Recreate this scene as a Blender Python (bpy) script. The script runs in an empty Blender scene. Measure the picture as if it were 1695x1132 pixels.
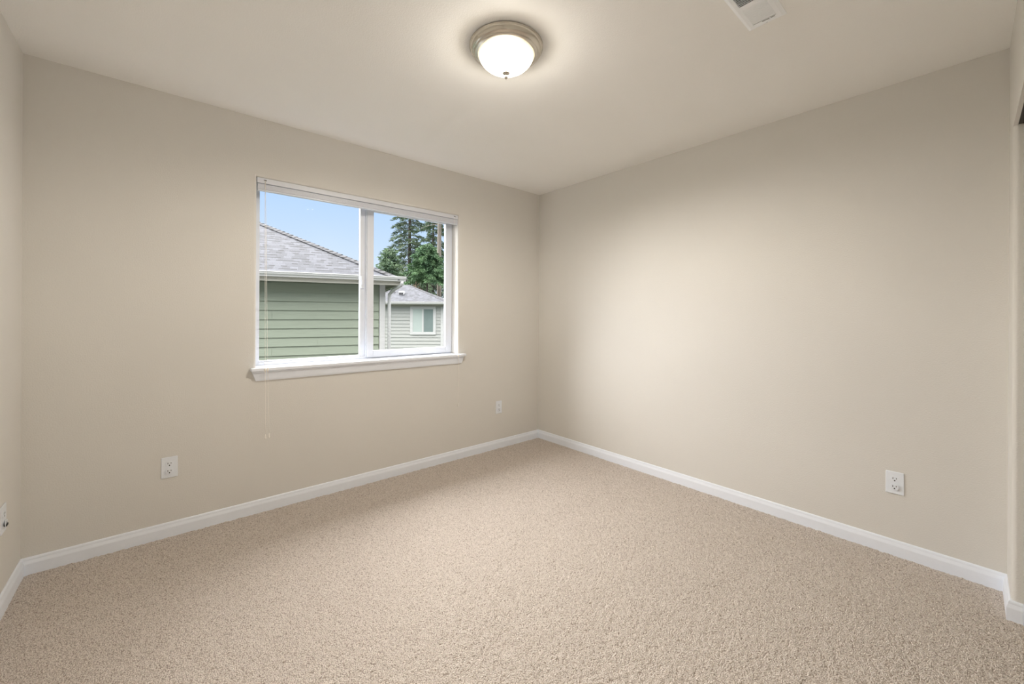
import bpy, bmesh, math, random
from mathutils import Vector, Matrix
import numpy as np
SC = bpy.context.scene
C = SC.collection
R = math.radians
random.seed(7)

# ------------------------------------------------------------------ camera
F_PX, HOR = 672.97, 521.37
CAM = Vector((-2.87742549, -2.93113295, 1.23032766))
yaw, roll = 0.710056044, 0.00513211952
cy_, sy_ = math.cos(yaw), math.sin(yaw)
fwd = Vector((sy_, cy_, 0)); rt = Vector((cy_, -sy_, 0)); up = rt.cross(fwd)
r2 = rt*math.cos(roll) + up*math.sin(roll)
u2 = -rt*math.sin(roll) + up*math.cos(roll)
cam = bpy.data.cameras.new('camera'); co = bpy.data.objects.new('camera', cam); C.objects.link(co)
co.matrix_world = Matrix(((r2.x, u2.x, -fwd.x, CAM.x), (r2.y, u2.y, -fwd.y, CAM.y), (r2.z, u2.z, -fwd.z, CAM.z), (0, 0, 0, 1)))
cam.sensor_width = 36; cam.lens = F_PX*36/1695
cam.shift_y = (HOR-566)/1695
cam.clip_start = 0.01; cam.clip_end = 500
SC.camera = co

# ------------------------------------------------------------------ sky and exposure
BOWL_GLOW, BULB_WATTS = 7.0, 164.0
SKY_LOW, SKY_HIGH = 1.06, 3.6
SUN_STRENGTH = 18.6
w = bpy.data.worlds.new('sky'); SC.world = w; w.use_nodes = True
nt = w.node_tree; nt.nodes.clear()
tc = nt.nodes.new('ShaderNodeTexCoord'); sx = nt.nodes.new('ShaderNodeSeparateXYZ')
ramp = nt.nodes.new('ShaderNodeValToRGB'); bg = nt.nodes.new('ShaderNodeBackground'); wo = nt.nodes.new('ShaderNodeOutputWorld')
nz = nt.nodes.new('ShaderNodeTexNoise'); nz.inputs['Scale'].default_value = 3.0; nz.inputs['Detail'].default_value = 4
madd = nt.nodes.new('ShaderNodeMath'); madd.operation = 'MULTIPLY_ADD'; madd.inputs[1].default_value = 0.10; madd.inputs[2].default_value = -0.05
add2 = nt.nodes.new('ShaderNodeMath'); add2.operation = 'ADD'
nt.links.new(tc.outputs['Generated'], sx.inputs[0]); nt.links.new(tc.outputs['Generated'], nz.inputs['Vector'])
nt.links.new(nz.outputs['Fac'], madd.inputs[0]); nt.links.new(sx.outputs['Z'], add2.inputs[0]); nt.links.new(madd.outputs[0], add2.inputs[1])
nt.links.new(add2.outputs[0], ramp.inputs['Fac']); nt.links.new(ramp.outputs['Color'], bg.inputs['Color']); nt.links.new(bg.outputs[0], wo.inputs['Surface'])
cr = ramp.color_ramp
def k(c, s): return (c[0]*s, c[1]*s, c[2]*s, 1)
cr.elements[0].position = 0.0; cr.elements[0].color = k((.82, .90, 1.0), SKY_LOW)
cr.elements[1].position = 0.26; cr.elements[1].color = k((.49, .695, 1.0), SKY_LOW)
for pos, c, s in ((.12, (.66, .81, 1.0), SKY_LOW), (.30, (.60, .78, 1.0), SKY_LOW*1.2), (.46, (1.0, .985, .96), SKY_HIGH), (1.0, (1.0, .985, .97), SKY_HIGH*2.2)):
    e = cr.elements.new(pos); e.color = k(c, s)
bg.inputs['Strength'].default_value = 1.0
SC.view_settings.view_transform = 'Standard'; SC.view_settings.look = 'None'
SC.view_settings.exposure = 0.0; SC.view_settings.gamma = 1.0; SC.view_settings.use_curve_mapping = False
SC.cycles.use_denoising = True; SC.cycles.diffuse_bounces = 8; SC.cycles.max_bounces = 14; SC.cycles.transparent_max_bounces = 16
SC.cycles.sample_clamp_indirect = 6.0; SC.cycles.caustics_reflective = False; SC.cycles.caustics_refractive = False

# the sun behind bright haze, over the roof of the green house, soft edged
sun = bpy.data.lights.new('sun', 'SUN'); sun.energy = SUN_STRENGTH; sun.angle = R(88); sun.color = (1.0, .988, .975)
so = bpy.data.objects.new('sun', sun); C.objects.link(so)
az_, el_ = R(22), R(33)
so.rotation_euler = (-Vector((-math.sin(az_)*math.cos(el_), math.cos(az_)*math.cos(el_), math.sin(el_)))).to_track_quat('-Z', 'Y').to_euler()
so.location = (-12, 12, 14)

# ------------------------------------------------------------------ materials
def s2l(r, g, b):
    f = lambda c: (c/255/12.92 if c/255 <= .04045 else ((c/255+.055)/1.055)**2.4)
    return (f(r), f(g), f(b), 1)
class NT:
    def __init__(s, name):
        s.m = bpy.data.materials.new(name); s.m.use_nodes = True; s.t = s.m.node_tree
        s.b = s.t.nodes['Principled BSDF']; s.out = s.t.nodes['Material Output']
    def n(s, typ, **kw):
        x = s.t.nodes.new(typ)
        for a, v in kw.items():
            if a in x.inputs: x.inputs[a].default_value = v
            else: setattr(x, a, v)
        return x
    def l(s, a, b): s.t.links.new(a, b)
    def obj(s): return s.n('ShaderNodeTexCoord').outputs['Object']
    def bump(s, h, strength, dist):
        x = s.n('ShaderNodeBump'); x.inputs['Strength'].default_value = strength; x.inputs['Distance'].default_value = dist
        s.l(h, x.inputs['Height']); s.l(x.outputs[0], s.b.inputs['Normal']); return x
def plain(name, col, rough=.5, metal=0.0, spec=.5, noise=0.06, nscale=40, bump=0.0):
    t = NT(name); t.b.inputs['Roughness'].default_value = rough; t.b.inputs['Metallic'].default_value = metal
    t.b.inputs['Specular IOR Level'].default_value = spec
    nzx = t.n('ShaderNodeTexNoise', Scale=nscale, Detail=3.0); t.l(t.obj(), nzx.inputs['Vector'])
    mx = t.n('ShaderNodeMix', data_type='RGBA'); t.l(nzx.outputs['Fac'], mx.inputs['Factor'])
    mx.inputs['A'].default_value = tuple(c*(1-noise) for c in col[:3])+(1,); mx.inputs['B'].default_value = tuple(min(1, c*(1+noise)) for c in col[:3])+(1,)
    t.l(mx.outputs['Result'], t.b.inputs['Base Color'])
    if bump: t.bump(nzx.outputs['Fac'], 1.0, bump)
    return t.m
def paint(name, col):
    t = NT(name); t.b.inputs['Roughness'].default_value = .62; t.b.inputs['Specular IOR Level'].default_value = .35
    o = t.obj()
    a = t.n('ShaderNodeTexNoise', Scale=170.0, Detail=2.0, Roughness=.5); t.l(o, a.inputs['Vector'])
    b = t.n('ShaderNodeTexNoise', Scale=2.2, Detail=3.0); t.l(o, b.inputs['Vector'])
    mx = t.n('ShaderNodeMix', data_type='RGBA'); t.l(b.outputs['Fac'], mx.inputs['Factor'])
    mx.inputs['A'].default_value = tuple(c*.975 for c in col[:3])+(1,); mx.inputs['B'].default_value = tuple(c*1.02 for c in col[:3])+(1,)
    t.l(mx.outputs['Result'], t.b.inputs['Base Color'])
    t.bump(a.outputs['Fac'], .55, .0016)
    return t.m
M = {}
WALLC = (.712, .695, .66, 1)
M['wall'] = paint('beige_wall_paint', WALLC)
M['ceil'] = paint('beige_ceiling_paint', (.91, .905, .885, 1))
M['trim'] = plain('white_trim_paint', (.84, .885, .965, 1), .38, noise=.02)
M['vinyl'] = plain('white_vinyl', (.72, .755, .83, 1), .35, noise=.015)
M['blind'] = plain('white_blind_metal', (.72, .745, .81, 1), .42, noise=.02)
M['cord'] = plain('cream_cord', (.92, .89, .84, 1), .7, noise=.03, nscale=400)
M['plate'] = plain('white_plastic_plate', (.80, .84, .90, 1), .3, noise=.01)
M['dark'] = plain('black_plastic', (.012, .012, .013, 1), .5)
M['screw'] = plain('painted_screw', (.6, .62, .64, 1), .35)
M['nickel'] = plain('brushed_nickel', (.64, .60, .53, 1), .24, metal=1.0, noise=.08, nscale=25)
M['track'] = plain('dark_bronze_track', (.02, .018, .015, 1), .5)
M['vent'] = plain('white_enamel', (.93, .96, 1.0, 1), .4, noise=.01)
M['blocker'] = plain('dark_blocker_paint', (.055, .055, .05, 1), .7)  # dark so the added unseen shell bounces little light onto the green house
M['duct'] = plain('dark_duct', (.03, .03, .03, 1), .8)

def glass_mat():
    t = NT('window_glass'); t.t.nodes.remove(t.b)
    fr = t.n('ShaderNodeFresnel', IOR=1.45); tr = t.n('ShaderNodeBsdfTransparent'); gl = t.n('ShaderNodeBsdfGlossy', Roughness=.0)
    tr.inputs['Color'].default_value = (.985, .985, .985, 1)
    mx = t.n('ShaderNodeMixShader'); t.l(fr.outputs[0], mx.inputs[0]); t.l(tr.outputs[0], mx.inputs[1]); t.l(gl.outputs[0], mx.inputs[2])
    dm = t.n('ShaderNodeMath', operation='MULTIPLY'); dm.inputs[1].default_value = .003; t.l(fr.outputs[0], dm.inputs[0]); t.l(dm.outputs[0], mx.inputs[0])
    t.l(mx.outputs[0], t.out.inputs['Surface']); return t.m
M['glass'] = glass_mat()

def carpet_mat():
    t = NT('beige_carpet'); t.b.inputs['Roughness'].default_value = .95; t.b.inputs['Specular IOR Level'].default_value = .1
    o = t.obj()
    v = t.n('ShaderNodeTexVoronoi', Scale=215.0); t.l(o, v.inputs['Vector'])
    n1 = t.n('ShaderNodeTexNoise', Scale=330.0, Detail=3.0); t.l(o, n1.inputs['Vector'])
    n2 = t.n('ShaderNodeTexNoise', Scale=1.6, Detail=2.0); t.l(o, n2.inputs['Vector'])
    rp = t.n('ShaderNodeValToRGB'); t.l(n1.outputs['Fac'], rp.inputs['Fac'])
    e = rp.color_ramp.elements; e[0].position = .25; e[0].color = CARPET[0]; e[1].position = .75; e[1].color = CARPET[1]
    mx = t.n('ShaderNodeMix', data_type='RGBA', blend_type='MULTIPLY'); mx.inputs['Factor'].default_value = .75
    rp2 = t.n('ShaderNodeValToRGB'); t.l(v.outputs['Distance'], rp2.inputs['Fac'])
    e = rp2.color_ramp.elements; e[0].position = .35; e[0].color = (1, 1, 1, 1); e[1].position = .95; e[1].color = (.30, .24, .20, 1)  # pits between tufts darkened in the colour, shade on top of the relief
    t.l(rp.outputs['Color'], mx.inputs['A']); t.l(rp2.outputs['Color'], mx.inputs['B'])
    t.l(mx.outputs['Result'], t.b.inputs['Base Color'])
    inv = t.n('ShaderNodeMath', operation='SUBTRACT'); inv.inputs[0].default_value = 1.0; t.l(v.outputs['Distance'], inv.inputs[1])
    t.bump(inv.outputs[0], .8, .006)
    return t.m
CARPET = ((.59, .515, .452, 1), (.94, .865, .80, 1))
M['carpet'] = carpet_mat()

# ------------------------------------------------------------------ mesh helpers
class MB:
    def __init__(s): s.v = []; s.f = []; s.sm = []; s.mi = []
    def add(s, vs, fs, smooth=False, mi=0):
        o = len(s.v); s.v += [tuple(x) for x in vs]; s.f += [tuple(i+o for i in f) for f in fs]
        s.sm += [smooth]*len(fs); s.mi += [mi]*len(fs); return s
    def box(s, a, b, mi=0):
        x0, x1 = sorted((a[0], b[0])); y0, y1 = sorted((a[1], b[1])); z0, z1 = sorted((a[2], b[2]))
        return s.add([(x0,y0,z0),(x1,y0,z0),(x1,y1,z0),(x0,y1,z0),(x0,y0,z1),(x1,y0,z1),(x1,y1,z1),(x0,y1,z1)],
              [(0,3,2,1),(4,5,6,7),(0,1,5,4),(1,2,6,5),(2,3,7,6),(3,0,4,7)], mi=mi)
    def prism(s, A, B, mi=0, smooth=False):      # two matching loops
        n = len(A); fs = [(i, (i+1) % n, n+(i+1) % n, n+i) for i in range(n)]
        fs += [tuple(range(n-1, -1, -1)), tuple(range(n, 2*n))]
        return s.add(list(A)+list(B), fs, smooth, mi)
    def tube(s, pts, r, n=8, cap=True):
        pts = [Vector(p) for p in pts]; rs = r if isinstance(r, (list, tuple)) else [r]*len(pts)
        vs = []; prev = None
        for i, p in enumerate(pts):
            d = (pts[min(i+1, len(pts)-1)] - pts[max(i-1, 0)]).normalized()
            a = prev if prev is not None else (Vector((0,0,1)) if abs(d.z) < .9 else Vector((1,0,0)))
            u = (a - d*a.dot(d)).normalized(); v = d.cross(u); prev = u
            vs += [p + (u*math.cos(2*math.pi*j/n) + v*math.sin(2*math.pi*j/n))*rs[i] for j in range(n)]
        fs = [(i*n+j, i*n+(j+1) % n, (i+1)*n+(j+1) % n, (i+1)*n+j) for i in range(len(pts)-1) for j in range(n)]
        o = s.add(vs, fs, True)
        if cap: s.add(vs[:n], [tuple(range(n-1, -1, -1))]); s.add(vs[-n:], [tuple(range(n))])
        return s
    def lathe(s, prof, c=(0,0,0), n=64, smooth=True):
        vs = [(c[0]+r*math.cos(2*math.pi*j/n), c[1]+r*math.sin(2*math.pi*j/n), c[2]+z) for r, z in prof for j in range(n)]
        fs = [(i*n+j, i*n+(j+1) % n, (i+1)*n+(j+1) % n, (i+1)*n+j) for i in range(len(prof)-1) for j in range(n)]
        return s.add(vs, fs, smooth)
    def sweep(s, path, prof):                    # path in plan (x, y), room on the left of travel; prof = (out, z) loop
        P = [Vector((x, y)) for x, y in path]; n = len(prof); rings = []
        for i, p in enumerate(P):
            d0 = (P[i]-P[i-1]).normalized() if i else None; d1 = (P[i+1]-P[i]).normalized() if i < len(P)-1 else None
            n0 = Vector((-d0.y, d0.x)) if d0 else None; n1 = Vector((-d1.y, d1.x)) if d1 else None
            if n0 is None: m = n1
            elif n1 is None: m = n0
            else: m = (n0+n1); m = m/ (m.dot(n0))
            rings.append([(p.x+m.x*o, p.y+m.y*o, z) for o, z in prof])
        vs = [v for r in rings for v in r]; fs = []
        for i in range(len(rings)-1):
            for j in range(n): fs.append((i*n+j, i*n+(j+1) % n, (i+1)*n+(j+1) % n, (i+1)*n+j))
        fs += [tuple(range(n-1, -1, -1)), tuple(range((len(rings)-1)*n, len(rings)*n))]
        return s.add(vs, fs)
    def build(s, name, mat, parent=None, bevel=0.0, seg=2, loc=None):
        me = bpy.data.meshes.new(name); me.from_pydata(s.v, [], s.f)
        for m in (mat if isinstance(mat, (list, tuple)) else [mat]): me.materials.append(m)
        me.polygons.foreach_set('use_smooth', s.sm); me.polygons.foreach_set('material_index', s.mi)
        bm = bmesh.new(); bm.from_mesh(me)
        if loc is not None: bmesh.ops.translate(bm, vec=-Vector(loc), verts=bm.verts)
        bmesh.ops.remove_doubles(bm, verts=bm.verts, dist=1e-6)
        bmesh.ops.recalc_face_normals(bm, faces=bm.faces)
        if bevel:
            es = [e for e in bm.edges if len(e.link_faces) == 2 and e.calc_face_angle(0) > .6]
            bmesh.ops.bevel(bm, geom=es, offset=bevel, segments=seg, profile=.5, affect='EDGES', clamp_overlap=True)
        bm.to_mesh(me); bm.free(); me.update()
        o = bpy.data.objects.new(name, me); C.objects.link(o)
        if loc is not None: o.location = loc
        if parent is not None:
            o.parent = parent
            if loc is None: o.matrix_parent_inverse = Matrix.Identity(4)
        return o
def tag(o, label=None, cat=None, group=None, kind=None):
    if label: o['label'] = label
    if cat: o['category'] = cat
    if group: o['group'] = group
    if kind: o['kind'] = kind
    return o
def empty(name, loc=(0,0,0), rz=0):
    o = bpy.data.objects.new(name, None); C.objects.link(o); o.location = loc; o.rotation_euler = (0, 0, rz)
    o.empty_display_size = .05; return o
def struct(o, label=None): return tag(o, label, None, None, 'structure')

# ------------------------------------------------------------------ room shell
H, L, D, TW = 2.44, 3.3759, 3.0, .17
WX0, WX1, WZ0, WZ1 = -2.4392, -.9625, .872, 2.0785      # window opening in the back wall
# back wall with the rounded (bullnose) opening
def back_wall():
    bm = bmesh.new()
    X0, X1, Z0, Z1 = -L-.12, .12, -.05, H+.02
    def ring(y): return [bm.verts.new(q) for q in ((X0,y,Z0),(X1,y,Z0),(X1,y,Z1),(X0,y,Z1))], [bm.verts.new(q) for q in ((WX0,y,WZ0),(WX1,y,WZ0),(WX1,y,WZ1),(WX0,y,WZ1))]
    fo, fi = ring(0); bo, bi = ring(TW)
    for i in range(4):
        j = (i+1) % 4
        bm.faces.new((fo[i], fo[j], fi[j], fi[i])); bm.faces.new((bo[j], bo[i], bi[i], bi[j]))
        bm.faces.new((fi[i], fi[j], bi[j], bi[i])); bm.faces.new((fo[j], fo[i], bo[i], bo[j]))
    bmesh.ops.recalc_face_normals(bm, faces=bm.faces)
    es = [e for e in bm.edges if set(e.verts) <= set(fi)]
    r = bmesh.ops.bevel(bm, geom=es, offset=.017, segments=6, profile=.5, affect='EDGES')
    for f in r['faces']: f.smooth = True
    me = bpy.data.meshes.new('wall_back'); bm.to_mesh(me); bm.free(); me.materials.append(M['wall'])
    o = bpy.data.objects.new('wall_back', me); C.objects.link(o); return o
struct(back_wall(), 'beige wall with the window')
struct(MB().box((0, TW, -.05), (.12, -D-.9, H+.02)).build('wall_right', M['wall']), 'plain beige wall on the right')
struct(MB().box((-L-.12, TW, -.05), (-L, -D-.9, H+.02)).build('wall_left', M['wall']), 'beige wall at the left edge')
struct(MB().box((-L-.12, TW, H), (.12, -D-.95, H+.12)).build('ceiling', M['ceil']), 'beige ceiling')
# front wall, turned by one degree, with the closet opening the camera backs into
A1 = R(1.0); FD = Vector((-math.cos(A1), -math.sin(A1), 0)); FN = Vector((-math.sin(A1), math.cos(A1), 0))
def fp(s, o, z): q = Vector((0, -D, 0)) + FD*s + FN*o; return (q.x, q.y, z)
def fbox(mb, s0, s1, o0, o1, z0, z1):
    return mb.prism([fp(s0,o0,z0), fp(s1,o0,z0), fp(s1,o1,z0), fp(s0,o1,z0)], [fp(s0,o0,z1), fp(s1,o0,z1), fp(s1,o1,z1), fp(s0,o1,z1)])
S0, S1, HZ = .25, 2.05, 2.012
def stub():
    n = 8; rr = .016; loop = [(-.02, 0)]
    for i in range(n+1):
        a = math.pi/2*i/n; loop.append((S0-rr+rr*math.sin(a), -rr+rr*math.cos(a)))
    loop += [(S0, -.115), (-.02, -.115)]
    return [fp(s, o, -.05) for s, o in loop], [fp(s, o, H+.02) for s, o in loop]
mb = MB(); mb.prism(*stub())
fbox(mb, S0-.016, S1+.05, -.012, 0, HZ, H+.02); fbox(mb, S0-.03, S1+.05, -.115, -.095, HZ+.03, H+.02)
fbox(mb, S1, L+.1, -.115, 0, -.05, H+.02)
struct(mb.build('wall_front', M['wall']), 'beige wall stub and header beside the closet opening')
mb = MB(); fbox(mb, S0+.001, S1-.001, -.094, -.0125, HZ+.002, HZ+.05)
tag(mb.build('closet_door_track', M['track']), 'black sliding door track under the closet header at top right edge', 'door track')
struct(MB().box((-L-.12, -D-.8, -.05), (.12, -D-.9, H+.02)).build('wall_closet', M['wall']), 'back wall of the closet')

# floor: looped pile carpet with real relief
def carpet():
    x0, x1, y0, y1, st = -L, 0.0, -D-.8, 0.0, .0055
    nx, ny = int((x1-x0)/st)+1, int((y1-y0)/st)+1
    rng = np.random.default_rng(3)
    z = rng.random((ny, nx))
    z = .5*z + .125*(np.roll(z,1,0)+np.roll(z,-1,0)+np.roll(z,1,1)+np.roll(z,-1,1))
    Xg, Yg = np.meshgrid(np.linspace(x0, x1, nx), np.linspace(y0, y1, ny))
    Xj = Xg + (rng.random((ny, nx))-.5)*st*.6; Yj = Yg + (rng.random((ny, nx))-.5)*st*.6
    Xj[:, 0] = x0; Xj[:, -1] = x1; Yj[0, :] = y0; Yj[-1, :] = y1
    z = (z-.5)*.009
    V = np.stack([Xj, Yj, z], -1).reshape(-1, 3)
    i = np.arange(ny*nx).reshape(ny, nx)
    Fq = np.stack([i[:-1,:-1], i[:-1,1:], i[1:,1:], i[1:,:-1]], -1).reshape(-1, 4)
    me = bpy.data.meshes.new('floor')
    me.vertices.add(len(V)); me.vertices.foreach_set('co', V.ravel())
    me.loops.add(Fq.size); me.loops.foreach_set('vertex_index', Fq.ravel())
    me.polygons.add(len(Fq)); me.polygons.foreach_set('loop_start', np.arange(0, Fq.size, 4)); me.polygons.foreach_set('loop_total', np.full(len(Fq), 4))
    me.polygons.foreach_set('use_smooth', np.ones(len(Fq), bool))
    me.update(calc_edges=True); me.materials.append(M['carpet'])
    o = bpy.data.objects.new('floor', me); C.objects.link(o); return o
struct(carpet(), 'beige looped carpet')
struct(MB().box((-L-.12, TW, -.2), (.12, -D-.95, -.012)).build('floor_slab', M['duct']), 'subfloor under the carpet')

# baseboards
BP = [(-.002, -.02), (.013, -.02), (.013, .050), (.0125, .053), (.008, .066), (.0075, .0715), (.006, .0765), (.003, .0797), (-.002, .0797)]
for nm, path, lb in (('baseboard_left', [(-L, 0), (-L, -D-.06)], 'white baseboard along the left wall'),
                     ('baseboard_back', [(0, 0), (-L, 0)], 'white baseboard under the window'),
                     ('baseboard_right', [(0, -D), (0, 0)], 'white baseboard along the right wall'),
                     ('baseboard_front', [fp(S0, -.115, 0)[:2], fp(S0, 0, 0)[:2], fp(0, 0, 0)[:2]], 'white baseboard turning into the closet opening')):
    struct(MB().sweep(path, BP).build(nm, M['trim']), lb)

# unseen shell of our own house, added to block low sky light: facade, lower storey and the roof edge over the window
mb = MB(); mb.box((-9, .02, -2.9), (-L-.12, TW+.01, H+.3)).box((.12, .02, -2.9), (6, TW+.01, H+.3)).box((-L-.12, .02, -2.9), (.12, TW+.01, -.21)).box((-L-.12, .02, H+.13), (.12, TW+.01, H+.3))
struct(mb.build('wall_outside_blocker', M['blocker']), 'unseen outside walls of this house, added to block sky light')
mb = MB().prism([(-9.4, .62, H+.16), (-9.4, .62, H+.22), (-9.4, -4.6, H+2.8), (-9.4, -4.6, H+2.74)], [(6.4, .62, H+.16), (6.4, .62, H+.22), (6.4, -4.6, H+2.8), (6.4, -4.6, H+2.74)])
struct(mb.build('roof_outside_blocker', M['blocker']), 'unseen roof of this house over the window, added to block sky light')

# ------------------------------------------------------------------ window
win = struct(empty('window_1', ((WX0+WX1)/2, .1, WZ0)), 'white vinyl sliding window')
def wb(mb, name, mat, bevel=.0015, label=None, parent=win):
    o = mb.build(name, mat, None, bevel); o.parent = parent
    o.matrix_parent_inverse = Matrix.Translation(-Vector(parent.location)) if parent.parent is None else Matrix.Identity(4)
    if label: o['label'] = label
    return o
FT = .030
def rect_frame(mb, x0, x1, z0, z1, y0, y1, l, r_, b, t):
    mb.box((x0, y0, z0), (x0+l, y1, z1)); mb.box((x1-r_, y0, z0), (x1, y1, z1))
    mb.box((x0+l, y0, z0), (x1-r_, y1, z0+b)); mb.box((x0+l, y0, z1-t), (x1-r_, y1, z1)); return mb
SILLZ = .897
mb = rect_frame(MB(), WX0+.0005, WX1-.0005, SILLZ-.004, WZ1-.0005, .112, .168, .027, .030, .022, .030)
wb(mb, 'window_frame', M['vinyl'], .002)
XM0, XM1 = -1.7595, -1.664
# fixed lite on the left (thin stops) and its meeting stile
mb = rect_frame(MB(), WX0+.027, XM0+.046, SILLZ+.018, WZ1-.030, .122, .150, .008, .042, .010, .012)
fx = wb(mb, 'fixed_sash', M['vinyl'], .0015)
def pane(x0, x1, z0, z1, y, parent):
    o = MB().box((x0, y-.002, z0), (x1, y+.002, z1)).build('glass_pane', M['glass']); o.parent = win
    o.matrix_parent_inverse = Matrix.Translation(-Vector(win.location)); return o
pane(WX0+.034, XM0+.006, SILLZ+.027, WZ1-.041, .136, fx)
# sliding sash on the right
mb = rect_frame(MB(), XM0+.048, WX1-.002, SILLZ+.008, WZ1-.022, .100, .126, .050, .064, .050, .046)
mb.box((XM0+.040, .106, SILLZ+.012), (XM0+.048, .120, WZ1-.024))
ss = wb(mb, 'sliding_sash', M['vinyl'], .003)
pane(XM1-.003, WX1-.064, SILLZ+.056, WZ1-.066, .113, ss)
mb = MB().box((-1.752, .110, 1.425), (-1.728, .1225, 1.515)); mb.box((-1.748, .103, 1.452), (-1.733, .111, 1.488))
wb(mb, 'sash_latch', M['vinyl'], .002)
# stool with horns, apron with splayed ends
mb = MB()
st_loop = [(WX0+.001, .112), (WX0+.001, -.001), (-2.470, -.001), (-2.470, -.046), (-.908, -.046), (-.908, -.001), (WX1-.001, -.001), (WX1-.001, .112)]
mb.prism([(x, y, SILLZ-.0195) for x, y in st_loop], [(x, y, SILLZ) for x, y in st_loop])
wb(mb, 'window_sill', M['trim'], .004)
AP = [(-.0005, 0), (-.030, 0), (-.030, -.008), (-.026, -.014), (-.022, -.030), (-.016, -.052), (-.011, -.062), (-.0005, -.0625)]
zt = SILLZ-.0195
mb = MB().prism([(-2.464 + .023*(-z/.0625), y, zt+z) for y, z in AP], [(-.920 - .014*(-z/.0625), y, zt+z) for y, z in AP])
wb(mb, 'window_apron', M['trim'], 0)

# ------------------------------------------------------------------ raised mini blind
bl = empty('mini_blind', ((WX0+WX1)/2, .02, WZ1-.001))
tag(bl, 'white mini blind pulled fully up at the top of the window opening', 'window blind')
def bp_(mb, name, mat, bevel=0, parent=bl, label=None):
    o = mb.build(name, mat, None, bevel); o.parent = parent
    if parent is bl: o.matrix_parent_inverse = Matrix.Translation(-Vector(bl.location))
    if label: o['label'] = label
    return o
bx0, bx1 = WX0+.004, WX1-.004
mb = MB(); mb.prism([(bx0, .006, 2.0765), (bx0, .0055, 2.046), (bx0, .0085, 2.0435), (bx0, .036, 2.0435), (bx0, .036, 2.0765)],
                    [(bx1, .006, 2.0765), (bx1, .0055, 2.046), (bx1, .0085, 2.0435), (bx1, .036, 2.0435), (bx1, .036, 2.0765)])
bp_(mb, 'headrail', M['blind'], .0008)
mb = MB(); nsl = 26
for i in range(nsl):
    z = 2.0395 - i*.00118; j = (i % 3)*.0004
    pr = [(.0065+j, -.0001), (.021, .0007), (.034+j, -.0001), (.034+j, -.0011), (.021, -.0003), (.0065+j, -.0011)]
    mb.prism([(bx0+.003, y, z+q) for y, q in pr], [(bx1-.003, y, z+q) for y, q in pr])
bp_(mb, 'slat_stack', M['blind'])
bp_(MB().box((bx0+.002, .0075, 1.9985), (bx1-.002, .0355, 2.0085)), 'bottom_rail', M['vinyl'], .003)
for x in (-2.394, -1.002):
    bp_(MB().box((x-.007, .0035, 2.0625), (x+.007, .007, 2.0655)).box((x+.007-.003, .0035, 2.061), (x+.009, .007, 2.064)), 'cord_lock', M['dark'], 0, label='dark cord slot in the headrail')
def cord(top, edge, bot):
    pts = [top]
    t, e, b = Vector(top), Vector(edge), Vector(bot)
    for i in range(1, 9): pts.append(t.lerp(e, i/8))
    pts += [e+Vector((0, -.003, -.008)), e+Vector((0, -.0035, -.03))]
    q = Vector((e.x, e.y-.0035, e.z-.03))
    for i in range(1, 6): pts.append(q.lerp(b, i/5))
    return pts
for (tx, ex, bx_, bz) in ((-2.3945, -2.3976, -2.3949, .487), (-2.392, -2.3844, -2.3760, .491), (-1.0035, -.993, -.9948, .487)):
    pts = cord((tx, .0045, 2.0615), (ex, -.048, SILLZ+.001), (bx_, -.0515, bz))
    c = bp_(MB().tube(pts, .0010, 6), 'lift_cord', M['cord'])
    q = pts[-1]
    prof = [(.0003, .004), (.002, .003), (.0030, -.004), (.0047, -.016), (.0050, -.021), (.0038, -.025), (.0003, -.026)]
    ts = MB().lathe(prof, q, 16).build('cord_tassel', M['cord']); ts.parent = c
    if True:
        kx, ky, kz = pts[9]
        pr2 = [(.0003, .014), (.0035, .011), (.0055, .003), (.0050, -.006), (.0022, -.013), (.0003, -.014)]
        kn = MB().lathe(pr2, (kx-.001, ky-.003, kz-.004), 12).build('cord_stop', M['cord']); kn.parent = c

# ------------------------------------------------------------------ outlets (built facing -Y at the origin, then placed)
def outlet(name, label, loc, rz, group, jack=False):
    root = empty(name, loc, rz); tag(root, label, 'outlet', group)
    def P(mb, nm, mat, par=root, bevel=0, lb=None):
        o = mb.build(nm, mat, None, bevel); o.parent = par
        if lb: o['label'] = lb
        return o
    P(MB().box((-.035, -.0055, -.057), (.035, 0, .057)), 'cover_plate', M['plate'], bevel=.003)
    for zc in (.0195, -.0195):
        n = 28; lo = []
        for i in range(n):
            a = 2*math.pi*i/n; lo.append((.0172*math.cos(a), max(-.0142, min(.0142, .0172*math.sin(a)))+zc))
        rc = P(MB().prism([(x, -.005, z) for x, z in lo], [(x, -.0068, z) for x, z in lo]), 'receptacle', M['plate'], bevel=.0004)
        # recess ring around the receptacle, slots and ground hole
        P(MB().box((-.0078, -.0071, zc-.001), (-.0052, -.0066, zc+.0075)), 'slot', M['dark'], rc)
        P(MB().box((.0052, -.0071, zc+.0002), (.0076, -.0066, zc+.0068)), 'slot', M['dark'], rc)
        lo = [(.0031*math.cos(2*math.pi*i/14), .0031*math.sin(2*math.pi*i/14)+zc-.0078) for i in range(14)]
        P(MB().prism([(x, -.0066, z) for x, z in lo], [(x, -.0071, z) for x, z in lo]), 'ground_hole', M['dark'], rc)
    P(MB().lathe([(.0001, -.0012), (.0025, -.0008), (.003, 0)], (0, 0, 0), 14), 'cover_screw', M['screw']).rotation_euler = (R(-90), 0, 0)
    root.children[-1].location = (0, -.0056, 0)
    if jack:
        P(MB().box((-.011, -.015, -.0315), (.013, -.0070, -.0215)), 'plug', M['dark'], bevel=.002, lb='short black plug in the lower receptacle')
    return root
outlet('wall_outlet', 'white duplex outlet low on the window wall, left of the window', (-2.845, 0, .3815), 0, 'duplex wall outlets')
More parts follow.
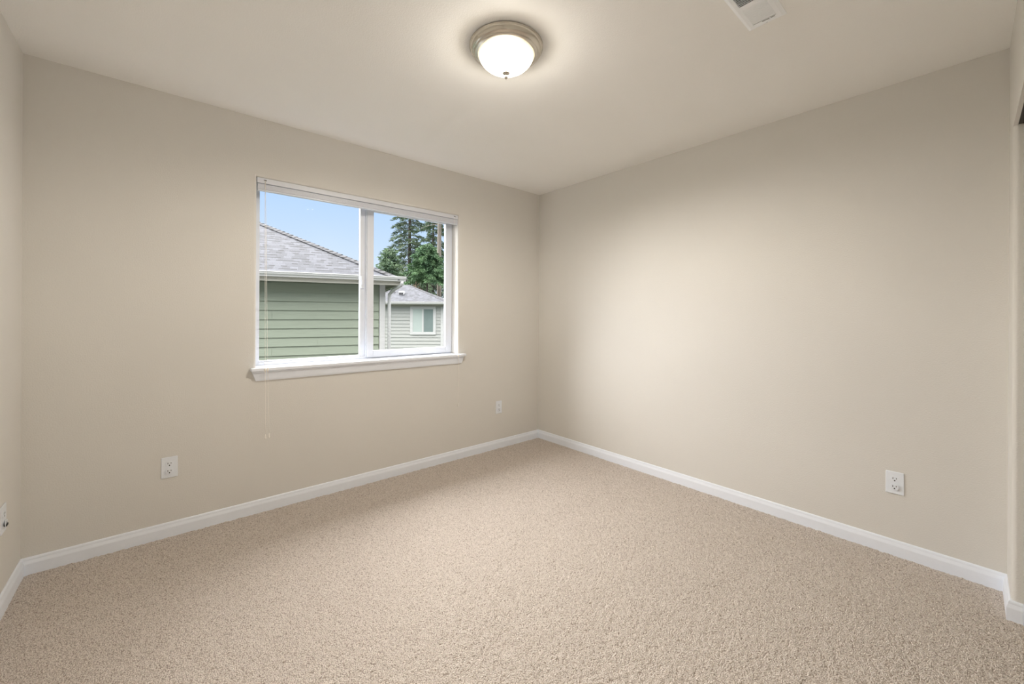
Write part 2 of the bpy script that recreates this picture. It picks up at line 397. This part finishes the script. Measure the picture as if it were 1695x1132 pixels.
outlet('wall_outlet', 'white duplex outlet low on the window wall near the far corner', (-.5155, 0, .3780), 0, 'duplex wall outlets')
outlet('wall_outlet', 'white duplex outlet low on the plain right wall', (0, -2.630, .3735), R(-90), 'duplex wall outlets')
outlet('wall_outlet', 'white outlet with a black plug on the left wall, cut by the photo edge', (-L, -.2925, .3785), R(90), 'duplex wall outlets', True)

# ------------------------------------------------------------------ flush mount ceiling light
LX, LY = -1.7055, -1.5185
def lamp_mat():
    t = NT('lit_frosted_glass'); t.t.nodes.remove(t.b)
    o = t.obj(); s = t.n('ShaderNodeSeparateXYZ'); t.l(o, s.inputs[0])
    # brightest where the two bulbs sit behind the glass, warm and dimmer at the rim
    mr = t.n('ShaderNodeMapRange'); mr.inputs['From Min'].default_value = -.030; mr.inputs['From Max'].default_value = -.058
    t.l(s.outputs['Z'], mr.inputs['Value'])
    n = t.n('ShaderNodeTexNoise', Scale=9.0, Detail=3.0, Distortion=1.5); t.l(o, n.inputs['Vector'])
    cr_ = t.n('ShaderNodeValToRGB'); t.l(mr.outputs[0], cr_.inputs['Fac'])
    e = cr_.color_ramp.elements; e[0].position = 0; e[0].color = (.13, .095, .045, 1); e[1].position = 1; e[1].color = (1, .92, .74, 1)
    x = cr_.color_ramp.elements.new(.6); x.color = (.36, .30, .20, 1)
    mm = t.n('ShaderNodeMapRange'); mm.inputs['To Min'].default_value = BOWL_GLOW*.6; mm.inputs['To Max'].default_value = BOWL_GLOW*1.4; t.l(n.outputs['Fac'], mm.inputs['Value'])
    em = t.n('ShaderNodeEmission'); t.l(cr_.outputs['Color'], em.inputs['Color']); t.l(mm.outputs[0], em.inputs['Strength'])
    tr = t.n('ShaderNodeBsdfTransparent'); tr.inputs['Color'].default_value = (1, .97, .90, 1)
    mx = t.n('ShaderNodeMixShader'); mx.inputs[0].default_value = .6; t.l(tr.outputs[0], mx.inputs[1]); t.l(em.outputs[0], mx.inputs[2])
    t.l(mx.outputs[0], t.out.inputs['Surface']); return t.m
M['bowl'] = lamp_mat()
lamp = empty('ceiling_light', (LX, LY, H)); tag(lamp, 'round brushed nickel flush ceiling light with lit frosted glass bowl', 'ceiling light')
pan = MB().lathe([(.05, -.0005), (.1640, -.0005), (.1660, -.0025), (.1655, -.0060), (.1625, -.0075), (.1620, -.0100), (.1600, -.0180), (.1540, -.0260), (.1470, -.0305), (.1445, -.0312), (.1432, -.0340),
                  (.1395, -.0365), (.1350, -.0385), (.1315, -.0380), (.1285, -.0395), (.1262, -.0390), (.1245, -.0350), (.1240, -.02), (.05, -.015)], n=96).build('metal_pan', M['nickel']); pan.parent = lamp
bulb = bpy.data.lights.new('bulb', 'SPOT'); bulb.energy = BULB_WATTS; bulb.spot_size = R(176); bulb.spot_blend = .5; bulb.color = (1.0, .955, .90); bulb.shadow_soft_size = .06
bo = bpy.data.objects.new('bulb', bulb); C.objects.link(bo); bo.location = (0, 0, -.056); bo.parent = lamp
glow = bpy.data.lights.new('bowl_light', 'POINT'); glow.energy = 11.0; glow.color = (1.0, .955, .90); glow.shadow_soft_size = .05
go = bpy.data.objects.new('bowl_light', glow); C.objects.link(go); go.location = (0, 0, -.092); go.parent = lamp
bw = []
for i in range(15):
    a = math.pi/2*i/14; bw.append((max(.0005,   .1245*math.cos(a)**.85), -.036-.072*math.sin(a)**1.15))
bowl = MB().lathe(bw, n=72).build('glass_bowl', M['bowl']); bowl.parent = lamp
fin = MB().lathe([(.0003, -.106), (.006, -.1065), (.006, -.1135), (.012, -.1145), (.0165, -.1175), (.0155, -.121), (.010, -.1245), (.006, -.127), (.0055, -.131), (.0075, -.1345), (.0078, -.139), (.005, -.1435), (.0003, -.145)], n=32).build('finial', M['nickel']); fin.parent = lamp

# ------------------------------------------------------------------ ceiling register
vt = empty('ceiling_vent', (-1.14, -2.3445, H)); tag(vt, 'white metal ceiling register with two banks of louvers', 'air vent')
vx0, vx1, vy0, vy1 = -.145, .145, -.068, .068
ix0, ix1, iy0, iy1 = -.118, .108, -.042, .042
def vP(mb, nm, mat, bevel=0):
    o = mb.build(nm, mat, None, bevel); o.parent = vt; return o
mb = MB()
def slope(a, b, c, d): mb.add([a, b, c, d], [(0, 1, 2, 3)])
zo, zi = -.001, -.008
O = [(vx0,vy0),(vx1,vy0),(vx1,vy1),(vx0,vy1)]; Md = [(x*.90, y*.82) for x, y in O]; I = [(ix0,iy0),(ix1,iy0),(ix1,iy1),(ix0,iy1)]
for i in range(4):
    j = (i+1) % 4
    mb.add([(*O[i], 0), (*O[j], 0), (*O[j], zo-.001), (*O[i], zo-.001)], [(0,1,2,3)])
    mb.add([(*O[i], zo-.001), (*O[j], zo-.001), (*Md[j], zi), (*Md[i], zi)], [(0,1,2,3)])
    mb.add([(*Md[i], zi), (*Md[j], zi), (*I[j], zi), (*I[i], zi)], [(0,1,2,3)])
    mb.add([(*I[i], zi), (*I[j], zi), (*I[j], -.0005), (*I[i], -.0005)], [(0,1,2,3)])
mb.box((-.036, iy0, -.0085), (-.014, iy1, -.006))
vP(mb, 'register_frame', M['vent'])
def blade(x0_, z0_, x1_, z1_):
    n_ = Vector((z1_-z0_, 0, x0_-x1_)).normalized()*.0005
    A_ = [(x0_+n_.x, z0_+n_.z), (x1_+n_.x, z1_+n_.z), (x1_-n_.x, z1_-n_.z), (x0_-n_.x, z0_-n_.z)]
    vP(MB().prism([(x, iy0, z) for x, z in A_], [(x, iy1, z) for x, z in A_]), 'louver', M['vent'])
for i in range(13): blade(.1035-i*.0092, -.0084, .0980-i*.0092, -.0064)
for i in range(9): blade(-.0445-i*.0088, -.0086, -.0405-i*.0088, -.0020)
vP(MB().box((ix0, iy0, -.0006), (ix1, iy1, -.0001)), 'duct_opening', M['duct'])
mb = MB().box((.1115, -.036, -.0083), (.1145, .010, -.0079)); vP(mb, 'lever_slot', M['dark'])
vP(MB().box((.1115, -.022, -.013), (.1150, -.016, -.008)), 'damper_lever', M['vent'], .0008)
vP(MB().lathe([(.0001, -.0095), (.0022, -.009), (.0028, -.008)], (.131, -.002, 0), 12), 'cover_screw', M['screw'])

# ================================================================== outside
def ray(x, y): return fwd + r2*((x-847.5)/F_PX) + u2*((HOR-y)/F_PX)
def at(x, y, d): return CAM + ray(x, y)*d
M['ground'] = plain('lawn_ground', (.05, .055, .035, 1), .9, noise=.4, nscale=2.0)
struct(MB().box((-40, 1.5, -3.2), (60, 90, -2.9)).build('ground', M['ground']), 'ground outside')

def siding_mat(name, col):
    t = NT(name); t.b.inputs['Roughness'].default_value = .6
    n = t.n('ShaderNodeTexNoise', Scale=14.0, Detail=4.0); o = t.obj()
    mp = t.n('ShaderNodeMapping'); mp.inputs['Scale'].default_value = (.25, 1, 4); t.l(o, mp.inputs['Vector']); t.l(mp.outputs[0], n.inputs['Vector'])
    mx = t.n('ShaderNodeMix', data_type='RGBA'); t.l(n.outputs['Fac'], mx.inputs['Factor'])
    mx.inputs['A'].default_value = tuple(c*.9 for c in col[:3])+(1,); mx.inputs['B'].default_value = tuple(c*1.1 for c in col[:3])+(1,)
    t.l(mx.outputs['Result'], t.b.inputs['Base Color']); t.bump(n.outputs['Fac'], .4, .003); return t.m
def shingle_mat(name, base):
    # object space: X along the eave, Y up the slope
    t = NT(name); t.b.inputs['Roughness'].default_value = .9; o = t.obj()
    def brick(w_, off):
        b = t.n('ShaderNodeTexBrick'); b.inputs['Scale'].default_value = 1.0; b.inputs['Brick Width'].default_value = w_; b.inputs['Row Height'].default_value = .15
        b.inputs['Mortar Size'].default_value = .013; b.inputs['Mortar Smooth'].default_value = .4; b.offset = off; b.offset_frequency = 2
        b.inputs['Bias'].default_value = 0.0
        t.l(o, b.inputs['Vector']); return b
    b1 = brick(.14, .37); b1.inputs['Mortar Size'].default_value = 0.0
    b1.inputs['Color1'].default_value = tuple(c*.72 for c in base)+(1,); b1.inputs['Color2'].default_value = tuple(c*1.28 for c in base)+(1,)
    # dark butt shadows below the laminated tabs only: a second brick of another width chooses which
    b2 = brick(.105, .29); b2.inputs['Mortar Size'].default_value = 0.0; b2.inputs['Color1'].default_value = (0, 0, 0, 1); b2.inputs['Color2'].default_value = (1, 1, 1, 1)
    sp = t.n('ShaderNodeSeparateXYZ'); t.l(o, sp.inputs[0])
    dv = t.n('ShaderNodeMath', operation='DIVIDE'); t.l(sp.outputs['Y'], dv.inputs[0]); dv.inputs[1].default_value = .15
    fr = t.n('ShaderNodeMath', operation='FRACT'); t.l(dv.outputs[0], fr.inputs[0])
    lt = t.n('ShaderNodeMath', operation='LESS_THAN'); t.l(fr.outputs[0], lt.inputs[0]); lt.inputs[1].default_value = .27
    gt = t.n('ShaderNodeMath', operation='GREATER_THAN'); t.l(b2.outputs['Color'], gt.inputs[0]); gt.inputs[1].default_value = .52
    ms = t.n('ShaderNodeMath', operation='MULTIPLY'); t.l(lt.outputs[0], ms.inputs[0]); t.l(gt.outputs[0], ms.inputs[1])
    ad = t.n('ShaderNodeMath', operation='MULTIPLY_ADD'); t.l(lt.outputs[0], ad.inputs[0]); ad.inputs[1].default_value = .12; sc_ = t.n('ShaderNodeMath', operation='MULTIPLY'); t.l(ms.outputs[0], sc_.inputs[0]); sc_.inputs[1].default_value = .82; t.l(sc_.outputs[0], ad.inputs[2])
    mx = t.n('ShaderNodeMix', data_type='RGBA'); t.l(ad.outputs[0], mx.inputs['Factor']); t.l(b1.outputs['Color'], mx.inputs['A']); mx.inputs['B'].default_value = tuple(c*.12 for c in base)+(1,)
    n = t.n('ShaderNodeTexNoise', Scale=40.0, Detail=4.0); t.l(o, n.inputs['Vector'])
    rp = t.n('ShaderNodeValToRGB'); rp.color_ramp.elements[0].position = .3; rp.color_ramp.elements[0].color = (.75,.75,.77,1); rp.color_ramp.elements[1].position = .7; rp.color_ramp.elements[1].color = (1.3,1.3,1.3,1)
    t.l(n.outputs['Fac'], rp.inputs['Fac'])
    m2 = t.n('ShaderNodeMix', data_type='RGBA', blend_type='MULTIPLY'); m2.inputs['Factor'].default_value = 1.0
    t.l(mx.outputs['Result'], m2.inputs['A']); t.l(rp.outputs['Color'], m2.inputs['B']); t.l(m2.outputs['Result'], t.b.inputs['Base Color'])
    t.bump(fr.outputs[0], .5, -.012)
    return t.m
M['green'] = siding_mat('green_lap_siding', (.265, .305, .24))
M['greysid'] = siding_mat('grey_lap_siding', (.40, .41, .39))
M['shingle'] = shingle_mat('grey_shingles', (.050, .053, .063))
M['xtrim'] = plain('exterior_white_trim', (.54, .545, .54, 1), .5, noise=.04, nscale=5)
M['fascia'] = plain('cream_fascia', (.46, .445, .39, 1), .5, noise=.05, nscale=5)
M['soffit'] = plain('soffit_board', (.16, .16, .14, 1), .7)
M['flash'] = plain('dark_flashing', (.045, .045, .05, 1), .7)

class House:
    """frame: origin O, u along the facade (to the right), n away from the room, z up"""
    def __init__(s, name, O, ang, label, cat='house'):
        s.root = empty(name, O, ang); tag(s.root, label, cat)
    def part(s, mb, nm, mat, bevel=0, parent=None, label=None):
        o = mb.build(nm, mat, None, bevel); o.parent = parent or s.root
        if label: o['label'] = label
        return o
def lap(mb, x0, x1, z0, z1, e, joints, t=.026):
    nrow = int(math.ceil((z1-z0)/e))
    for i in range(nrow):
        a = z0+i*e; b = min(a+e+.02, z1)
        xs = [x0] + sorted(joints.get(i, [])) + [x1]
        for p_, q_ in zip(xs[:-1], xs[1:]):
            A_ = [(p_+.0015, -t-.004, a), (p_+.0015, .02, a), (p_+.0015, .02, b), (p_+.0015, -.002, b)]
            mb.prism(A_, [(q_-.0015, v[1], v[2]) for v in A_])
# ---- green house: origin at the facade point seen at the left edge of the window
ang = R(-14.855)
gO = Vector((-1.4762, 6.2425, 0))
g = House('neighbor_house', gO, ang, 'green lap sided house with grey shingle roof close outside the window')
GX0, GX1 = -5.2, 2.40
e = .1797; z0 = .404 - 18*e; joints = {}
for i in range(0, 26):
    joints[i] = [[-1.9], [-3.1], [-2.6, .235], [-1.4, 1.04]][i % 4]
mb = MB(); lap(mb, GX0, GX1-.16, z0, 1.93, e, joints)
mb.box((GX0, .018, z0), (GX1-.02, .10, 2.0))
g.part(mb, 'siding', M['green'])
g.part(MB().box((GX1-.02, .0, z0), (GX1-.1, 7.4, 2.0)), 'side_wall', M['green'])
g.part(MB().box((2.253, -.032, z0), (2.372, .06, 1.93)), 'corner_board', M['xtrim'], .004)
OV = .45
EX = 2.62                              # right end of the eave (fascia line)
g.part(MB().box((GX0-.4, -OV+.02, 1.905), (EX-.02, .05, 1.925)).box((2.30, -.0, 1.905), (EX-.02, 7.4, 1.925)), 'soffit', M['soffit'])
g.part(MB().box((GX0-.4, -OV, 1.845), (EX, -OV+.022, 1.985)).box((EX-.022, -OV, 1.845), (EX, 7.4, 1.985)), 'fascia', M['fascia'], .002)
# K-style gutter
gp = [(-OV-.002, 2.018), (-OV-.120, 2.022), (-OV-.124, 2.008), (-OV-.112, 2.000), (-OV-.108, 1.975), (-OV-.085, 1.945), (-OV-.080, 1.925), (-OV-.002, 1.925)]
gi = [(-OV-.008, 2.019), (-OV-.115, 2.021), (-OV-.105, 1.985), (-OV-.078, 1.935), (-OV-.008, 1.935)]
mb = MB(); mb.prism([(GX0-.4, y, z) for y, z in gp], [(EX+.10, y, z) for y, z in gp])
g.part(mb, 'gutter', M['xtrim'])
# roof: hip, pitch 1:2, as slabs
PT = .513
rw = 3.6                               # run to the ridge
zE = 1.985 - .03
ec = Vector((EX+.06, -OV-.06, zE))     # eave corner
pk = ec + Vector((-rw-.06, rw+.06, (rw+.06)*PT))
le = Vector((GX0-.5, -OV-.06, zE)); lr = Vector((GX0-.5, pk.y, pk.z))
er = Vector((ec.x, pk.y*2-ec.y, zE)); 
def roof_face(h, nm, O, xd, yd, loop, mat, th=.03, parent=None):
    """a slab whose object space has X along the eave and Y up the slope"""
    xd = xd.normalized(); yd = (yd - xd*yd.dot(xd)).normalized(); zd = xd.cross(yd)
    Mx = Matrix(((xd.x, yd.x, zd.x, O.x), (xd.y, yd.y, zd.y, O.y), (xd.z, yd.z, zd.z, O.z), (0,0,0,1)))
    inv = Mx.inverted(); q = [inv @ p_ for p_ in loop]
    mb = MB(); mb.prism([(p_.x, p_.y, -th) for p_ in q], [(p_.x, p_.y, 0) for p_ in q])
    o = h.part(mb, nm, mat); o.matrix_local = Mx; return o
V3 = Vector
roof_face(g, 'roof_slope', le, V3((1,0,0)), V3((0,1,PT)), [le, ec, pk, lr], M['shingle'])
roof_face(g, 'roof_slope', ec, V3((0,1,0)), V3((-1,0,PT)), [ec, er, pk], M['shingle'])
roof_face(g, 'roof_slope', er, V3((-1,0,0)), V3((0,-1,PT)), [er, V3((le.x, er.y, zE)), lr, pk], M['shingle'])
def hip_caps(h, a, b, mat, w_=.12, lift=.012, stp=.14):
    d = (b-a); n = int(d.length/stp); dn = d.normalized(); side = dn.cross(V3((0,0,1))).normalized(); upv = side.cross(dn)
    mb = MB(); prev = None
    for i in range(n):
        p_ = a + dn*(i*stp); q_ = p_ + dn*(stp+.03); l0, l1 = lift+.012, lift
        A_ = [p_ + side*w_ - V3((0,0,w_*.30)) + upv*l0*.6, p_ + upv*l0, p_ - side*w_ - V3((0,0,w_*.30)) + upv*l0*.6]
        B_ = [q_ + side*w_ - V3((0,0,w_*.30)) + upv*l1*.6, q_ + upv*l1, q_ - side*w_ - V3((0,0,w_*.30)) + upv*l1*.6]
        A_ += [x - upv*.012 for x in reversed(A_)]; B_ += [x - upv*.012 for x in reversed(B_)]
        mb.prism(A_, B_)
    return h.part(mb, 'hip_cap', mat)
M['cap'] = shingle_mat('hip_shingles', (.042, .043, .048))
hip_caps(g, ec+V3((-.03,.03,.02)), pk, M['cap'])
hip_caps(g, lr+V3((0,0,.01)), pk, M['cap'])
# downspout: outlet under the gutter end, offset elbow back to the corner
dp = [(EX+.02, -OV-.06, 1.925), (EX+.02, -OV-.06, 1.885), (EX+.0, -OV-.02, 1.845), (2.50, -.16, 1.74), (2.455, -.06, 1.66), (2.455, -.05, 1.55), (2.455, -.05, z0)]
g.part(MB().tube(dp, .036, 12), 'downspout', M['xtrim'])

# ---- grey house farther off
r_pt = at(688, HOR, 21.2); gang = -yaw + R(1.6)
h2 = House('neighbor_house', Vector((r_pt.x, r_pt.y, 0)), gang, 'grey lap sided house with hip roof farther away beyond the green house')
# local x from the pixel column: x = (px - 688) * d / f
lx = lambda px: (px-688)*21.2/F_PX
lz = lambda py: CAM.z + (HOR+1.4-py)*21.2/F_PX
mb = MB(); hx0, hx1 = lx(560), lx(733.5)
ex = 5.62*21.2/F_PX
lap(mb, hx0, hx1, lz(510)-ex*24, lz(504.5)-.05, ex, {})
mb.box((hx0, .02, -2.9), (hx1, .10, lz(504.5)-.02))
h2.part(mb, 'siding', M['greysid'])
h2.part(MB().box((hx1-.10, 0, -2.9), (hx1, 7, lz(509))), 'side_wall', M['greysid'])
ov = .35; gz = lz(504.5)
h2.part(MB().box((hx0, -ov, gz-.10), (hx1+.3, -ov+.03, gz+.08)).box((hx0, -ov, gz-.10), (hx1+.3, .04, gz-.08)), 'fascia', M['fascia'])
h2.part(MB().prism([(hx0, -ov-.12, gz+.07), (hx0, -ov-.10, gz-.02), (hx0, -ov-.07, gz-.05), (hx0, -ov, gz-.05), (hx0, -ov, gz+.07)], [(hx1+.4, y, z) for y, z in ((-ov-.12, gz+.07), (-ov-.10, gz-.02), (-ov-.07, gz-.05), (-ov, gz-.05), (-ov, gz+.07))]), 'gutter', M['xtrim'])
E_R = V3((hx1+.42, -ov-.02, gz+.05)); run = 2.55
pz = gz + .05 + run*.42
P_R = V3((lx(664.5)*(1+ (run-.4)/21.2)+.0, run-ov, pz)); P_L = V3((P_R.x-.3, run-ov, pz)); E_L = V3((lx(600), -ov-.02, gz+.05))
roof_face(h2, 'roof_slope', E_L, V3((1,0,0)), V3((0,1,.42)), [E_L, E_R, P_R, P_L], M['shingle'])
roof_face(h2, 'roof_slope', E_R, V3((0,1,0)), P_R-E_R, [E_R, V3((E_R.x, P_R.y*2-E_R.y, E_R.z)), P_R], M['shingle'])
hip_caps(h2, E_R, P_R, M['cap'], .12)
hip_caps(h2, E_L, P_L, M['cap'], .12)
# roof vents
def on_roof(px, py):
    # intersect the sight line with the front slope
    o_, d_ = CAM, ray(px, py); Mi = h2.root.matrix_basis.inverted() if False else (Matrix.Translation(h2.root.location) @ Matrix.Rotation(gang, 4, 'Z')).inverted()
    a = Mi @ o_; b = (Mi.to_3x3() @ d_)
    nn = V3((0, -.42, 1)); kk = (V3((E_L.x, E_L.y, E_L.z))-a).dot(nn)/b.dot(nn); return a + b*kk
q = on_roof(664.7, 487)
h2.part(MB().prism([(q.x-.14, q.y-.12, q.z-.03), (q.x+.14, q.y-.12, q.z-.03), (q.x+.14, q.y+.16, q.z+.06), (q.x-.14, q.y+.16, q.z+.06)],
                   [(q.x-.12, q.y-.12, q.z+.15), (q.x+.12, q.y-.12, q.z+.15), (q.x+.12, q.y+.16, q.z+.18), (q.x-.12, q.y+.16, q.z+.18)]), 'roof_vent', M['xtrim'], .01)
h2.part(MB().box((q.x-.115, q.y-.128, q.z-.01), (q.x+.115, q.y-.118, q.z+.08)), 'vent_opening', M['flash'])
q = on_roof(652.5, 484)
h2.part(MB().lathe([(.11, -.04), (.09, .01), (.055, .03), (.05, .14), (.0005, .14)], (q.x, q.y, q.z), 14), 'vent_pipe', M['flash'])
# window
wx0, wx1, wz0, wz1 = lx(679.2), lx(721.6), lz(556), lz(509.2)
M['pane_l'] = plain('curtained_pane', (.42, .48, .46, 1), .12, noise=.05, nscale=3)
M['pane_d'] = plain('shaded_pane', (.19, .24, .235, 1), .1, noise=.1, nscale=3)
mb = MB(); tw = .115
rect_frame(mb, wx0, wx1, wz0, wz1, -.06, -.005, tw, tw, tw, tw)
wf = h2.part(mb, 'window_trim', M['xtrim'], .006)
mb = MB(); rect_frame(mb, wx0+tw, wx1-tw, wz0+tw, wz1-tw, -.050, -.03, .03, .03, .03, .03); xm = lx(700.2); mb.box((xm-.04, -.050, wz0+tw), (xm+.04, -.03, wz1-tw))
h2.part(mb, 'window_sash', M['xtrim'], 0, wf)
h2.part(MB().box((wx0+tw, -.042, wz0+tw), (xm, -.034, wz1-tw)), 'window_pane', M['pane_l'], 0, wf, 'pale curtained pane')
h2.part(MB().box((xm, -.042, wz0+tw), (wx1-tw, -.034, wz1-tw)), 'window_pane', M['pane_d'], 0, wf, 'dark pane')
h2.part(MB().box((lx(729.5), -.04, -2.9), (lx(733.7), .05, lz(510))), 'corner_board', M['xtrim'])
h2.part(MB().tube([(hx1+.26, -ov-.06, gz-.04), (hx1+.26, -ov-.06, gz-.12), (hx1+.10, -.06, gz-.34), (hx1+.10, -.05, gz-.6), (hx1+.10, -.05, -2.9)], .045, 10), 'downspout', M['xtrim'])

# ------------------------------------------------------------------ trees
def leaf_mat(name, c0, c1):
    t = NT(name); t.b.inputs['Roughness'].default_value = .75; t.b.inputs['Specular IOR Level'].default_value = .25
    gi_ = t.n('ShaderNodeObjectInfo'); n = t.n('ShaderNodeTexNoise', Scale=1.6, Detail=5.0); t.l(t.obj(), n.inputs['Vector'])
    rp = t.n('ShaderNodeValToRGB'); t.l(n.outputs['Fac'], rp.inputs['Fac'])
    ee = rp.color_ramp.elements; ee[0].position = .32; ee[0].color = (*c0, 1); ee[1].position = .68; ee[1].color = (*c1, 1)
    t.l(rp.outputs['Color'], t.b.inputs['Base Color']); return t.m
M['fir'] = leaf_mat('fir_needles', (.034, .062, .038), (.13, .175, .10))
M['fresh'] = leaf_mat('bright_needles', (.042, .092, .045), (.12, .205, .095))
M['bush'] = leaf_mat('pale_foliage', (.075, .13, .075), (.17, .24, .14))
M['bark'] = plain('dark_bark', (.06, .05, .042, 1), .9, noise=.3, nscale=6)
M['pale_bark'] = plain('pale_bark', (.19, .165, .14, 1), .9, noise=.25, nscale=5, bump=.02)
M['twig'] = plain('brown_twigs', (.16, .11, .075, 1), .9, noise=.3, nscale=5)
def cards(mb, rng, P, dirv, ln, wd, n):
    """n tapering needle sprays around P growing along dirv"""
    for _ in range(n):
        d = (dirv + V3((rng.uniform(-.7,.7), rng.uniform(-.7,.7), rng.uniform(-.6,.45)))).normalized()
        s = d.cross(V3((rng.uniform(-1,1), rng.uniform(-1,1), rng.uniform(-.4,1)))).normalized()*wd*rng.uniform(.6,1.3)
        l_ = ln*rng.uniform(.6,1.3); b = P + V3((rng.uniform(-.5,.5), rng.uniform(-.5,.5), rng.uniform(-.5,.5)))*ln*.6
        mb.add([b, b+d*l_*.45+s, b+d*l_, b+d*l_*.55-s], [(0,1,2,3)])
def conifer(name, label, base, top, cz0, rad, mat, barkm, tr, nb, dens, ln, wd, seed, droop=.35, gap=0.0, power=.8, group='trees behind the houses', rise=.15):
    rng = random.Random(seed); b = V3((base.x, base.y, -2.9))
    root = empty(name, b); tag(root, label, 'tree', group)
    t = MB(); hgt = top+2.9
    t.tube([(0,0,-.2), (rng.uniform(-.03,.03), 0, hgt*.3), (rng.uniform(-.05,.05), 0, hgt*.6), (0, 0, hgt)], [tr, tr*.85, tr*.6, tr*.08], 10)
    o = t.build('trunk', barkm); o.parent = root
    fo = MB(); br = MB()
    for i in range(nb):
        f = (i+rng.random())/nb; z = (cz0+2.9) + (hgt-cz0-2.9)*f
        Lb = rad*((1-f)**power)*rng.uniform(.55,1.1)+.12
        if rng.random() < gap: Lb *= .35
        az = i*2.399 + rng.uniform(-.4,.4); d = V3((math.cos(az), math.sin(az), 0)); pts = []
        for kq in range(6):
            tq = kq/5; pts.append(V3((0,0,z)) + d*Lb*tq + V3((0,0, rise*Lb*tq - droop*Lb*tq*tq*1.2 + (.12*Lb*max(0,tq-.75)))))
        br.tube(pts, [max(.004, tr*.16*(1-q_*.18)) for q_ in range(6)], 5, False)
        n = max(5, int(Lb*dens))
        for j in range(n):
            tq = .12+.88*(j+rng.random())/n; kx = min(4, int(tq*5)); P = pts[kq if False else kx].lerp(pts[kx+1], tq*5-kx)
            side = d.cross(V3((0,0,1)))*(1 if j % 2 else -1)
            dv = d*.8 + side*.75*(1-tq*.4) + V3((0,0,-.35))
            spread = side*rng.uniform(0,.32)*Lb*(1-tq*.75)
            cards(fo, rng, P+spread, dv, ln, wd*.42, 6)
    o = br.build('branches', barkm); o.parent = root
    o = fo.build('foliage', mat); o.parent = root
    return root
conifer('conifer_tree', 'tall dark fir with drooping open branches against the sky', at(678, 400, 38), 15.0, 1.0, 3.3, M['fir'], M['bark'], .24, 96, 19, .34, .075, 11, .42, .08)
conifer('conifer_tree', 'dark conifer with a dark trunk just left of the bare pole trunk', at(717, 400, 50), 18.5, 1.0, 3.3, M['fir'], M['bark'], .26, 104, 22, .36, .085, 12, .40, .12)
conifer('conifer_tree', 'bright green bushy young conifer in front of the dark firs', at(707, 430, 31), 6.6, 3.8, 1.75, M['fresh'], M['bark'], .12, 100, 24, .26, .06, 13, .34, 0, .45)
conifer('leafy_tree', 'pale green rounded bushy tree rising above the green house roof end', at(645, 430, 33), 6.5, 1.0, 1.45, M['bush'], M['bark'], .14, 96, 26, .26, .07, 14, -.1, 0, .5, rise=.4)
conifer('conifer_tree', 'low dark conifer behind the grey house roof', at(702, 470, 60), 6.9, -1.0, 3.2, M['fir'], M['bark'], .2, 90, 16, .36, .10, 15, .3, 0, .4)
conifer('conifer_tree', 'dark conifer at the right edge of the window behind the grey roof', at(750, 470, 43.5), 11.0, -.5, 2.0, M['fir'], M['bark'], .2, 80, 16, .30, .08, 16, .4, 0, .6)
conifer('conifer_tree', 'short dark conifer standing behind the pale bushy tree', at(666, 470, 44.5), 5.4, -1.0, 2.4, M['fir'], M['bark'], .2, 80, 16, .36, .10, 17, .3, 0, .4)
# bare pole trunk
b = at(727.3, 430, 33); b = V3((b.x, b.y, -2.9)); root = empty('bare_trunk_tree', b)
tag(root, 'tall pale bare tree trunk near the right side of the window', 'tree', 'trees behind the houses')
t = MB().tube([(0,0,-.2), (.01,0,4), (-.02,.02,8), (.0,.0,12), (.03,0,17)], [.20, .185, .17, .155, .12], 16); o = t.build('trunk', M['pale_bark']); o.parent = root
rng = random.Random(5); fo = MB(); br = MB()
for i in range(26):
    z = 11.2 + i*.26; az = i*2.4; d = V3((math.cos(az), math.sin(az), 0)); Lb = 2.2*(1-i/30)
    pts = [V3((0,0,z)) + d*Lb*q_/4 + V3((0,0,-.3*Lb*(q_/4)**2)) for q_ in range(5)]
    br.tube(pts, [.03, .025, .02, .012, .006], 5, False)
    for j in range(int(Lb*14)):
        P = pts[0].lerp(pts[4], .2+.8*rng.random()); cards(fo, rng, P, d+V3((0,0,-.4)), .3, .034, 6)
o = br.build('branches', M['pale_bark']); o.parent = root
o = fo.build('foliage', M['fir']); o.parent = root
# leafless brown shrub tree
b = at(683, 470, 29); b = V3((b.x, b.y, -2.9)); root = empty('bare_tree', b)
tag(root, 'small leafless brown tree between the green house gutter and the dark conifers', 'tree', 'trees behind the houses')
tw_ = MB(); tk = MB(); rng = random.Random(9)
tk.tube([(0,0,-.1), (.03,0,2.0), (.0,.05,4.4)], [.09, .07, .04], 10)
def grow(p, d, l_, r_, lev):
    q_ = p + d*l_; m_ = (p+q_)/2 + V3((rng.uniform(-.06,.06), rng.uniform(-.06,.06), rng.uniform(-.03,.06)))*l_
    tw_.tube([p, m_, q_], [r_, r_*.8, r_*.6], 5, False)
    if lev:
        for _ in range(4 if lev > 1 else 3):
            nd = (d + V3((rng.uniform(-1,1), rng.uniform(-1,1), rng.uniform(-.5,.6)))*.85).normalized(); grow(p.lerp(q_, rng.uniform(.5,1)), nd, l_*.68, r_*.6, lev-1)
for i in range(9):
    a = i*2.4; grow(V3((0,0,4.0+i*.22)), V3((math.cos(a), math.sin(a), .45)).normalized(), .62, .030, 3)
o = tk.build('trunk', M['twig']); o.parent = root
o = tw_.build('branches', M['twig']); o.parent = root
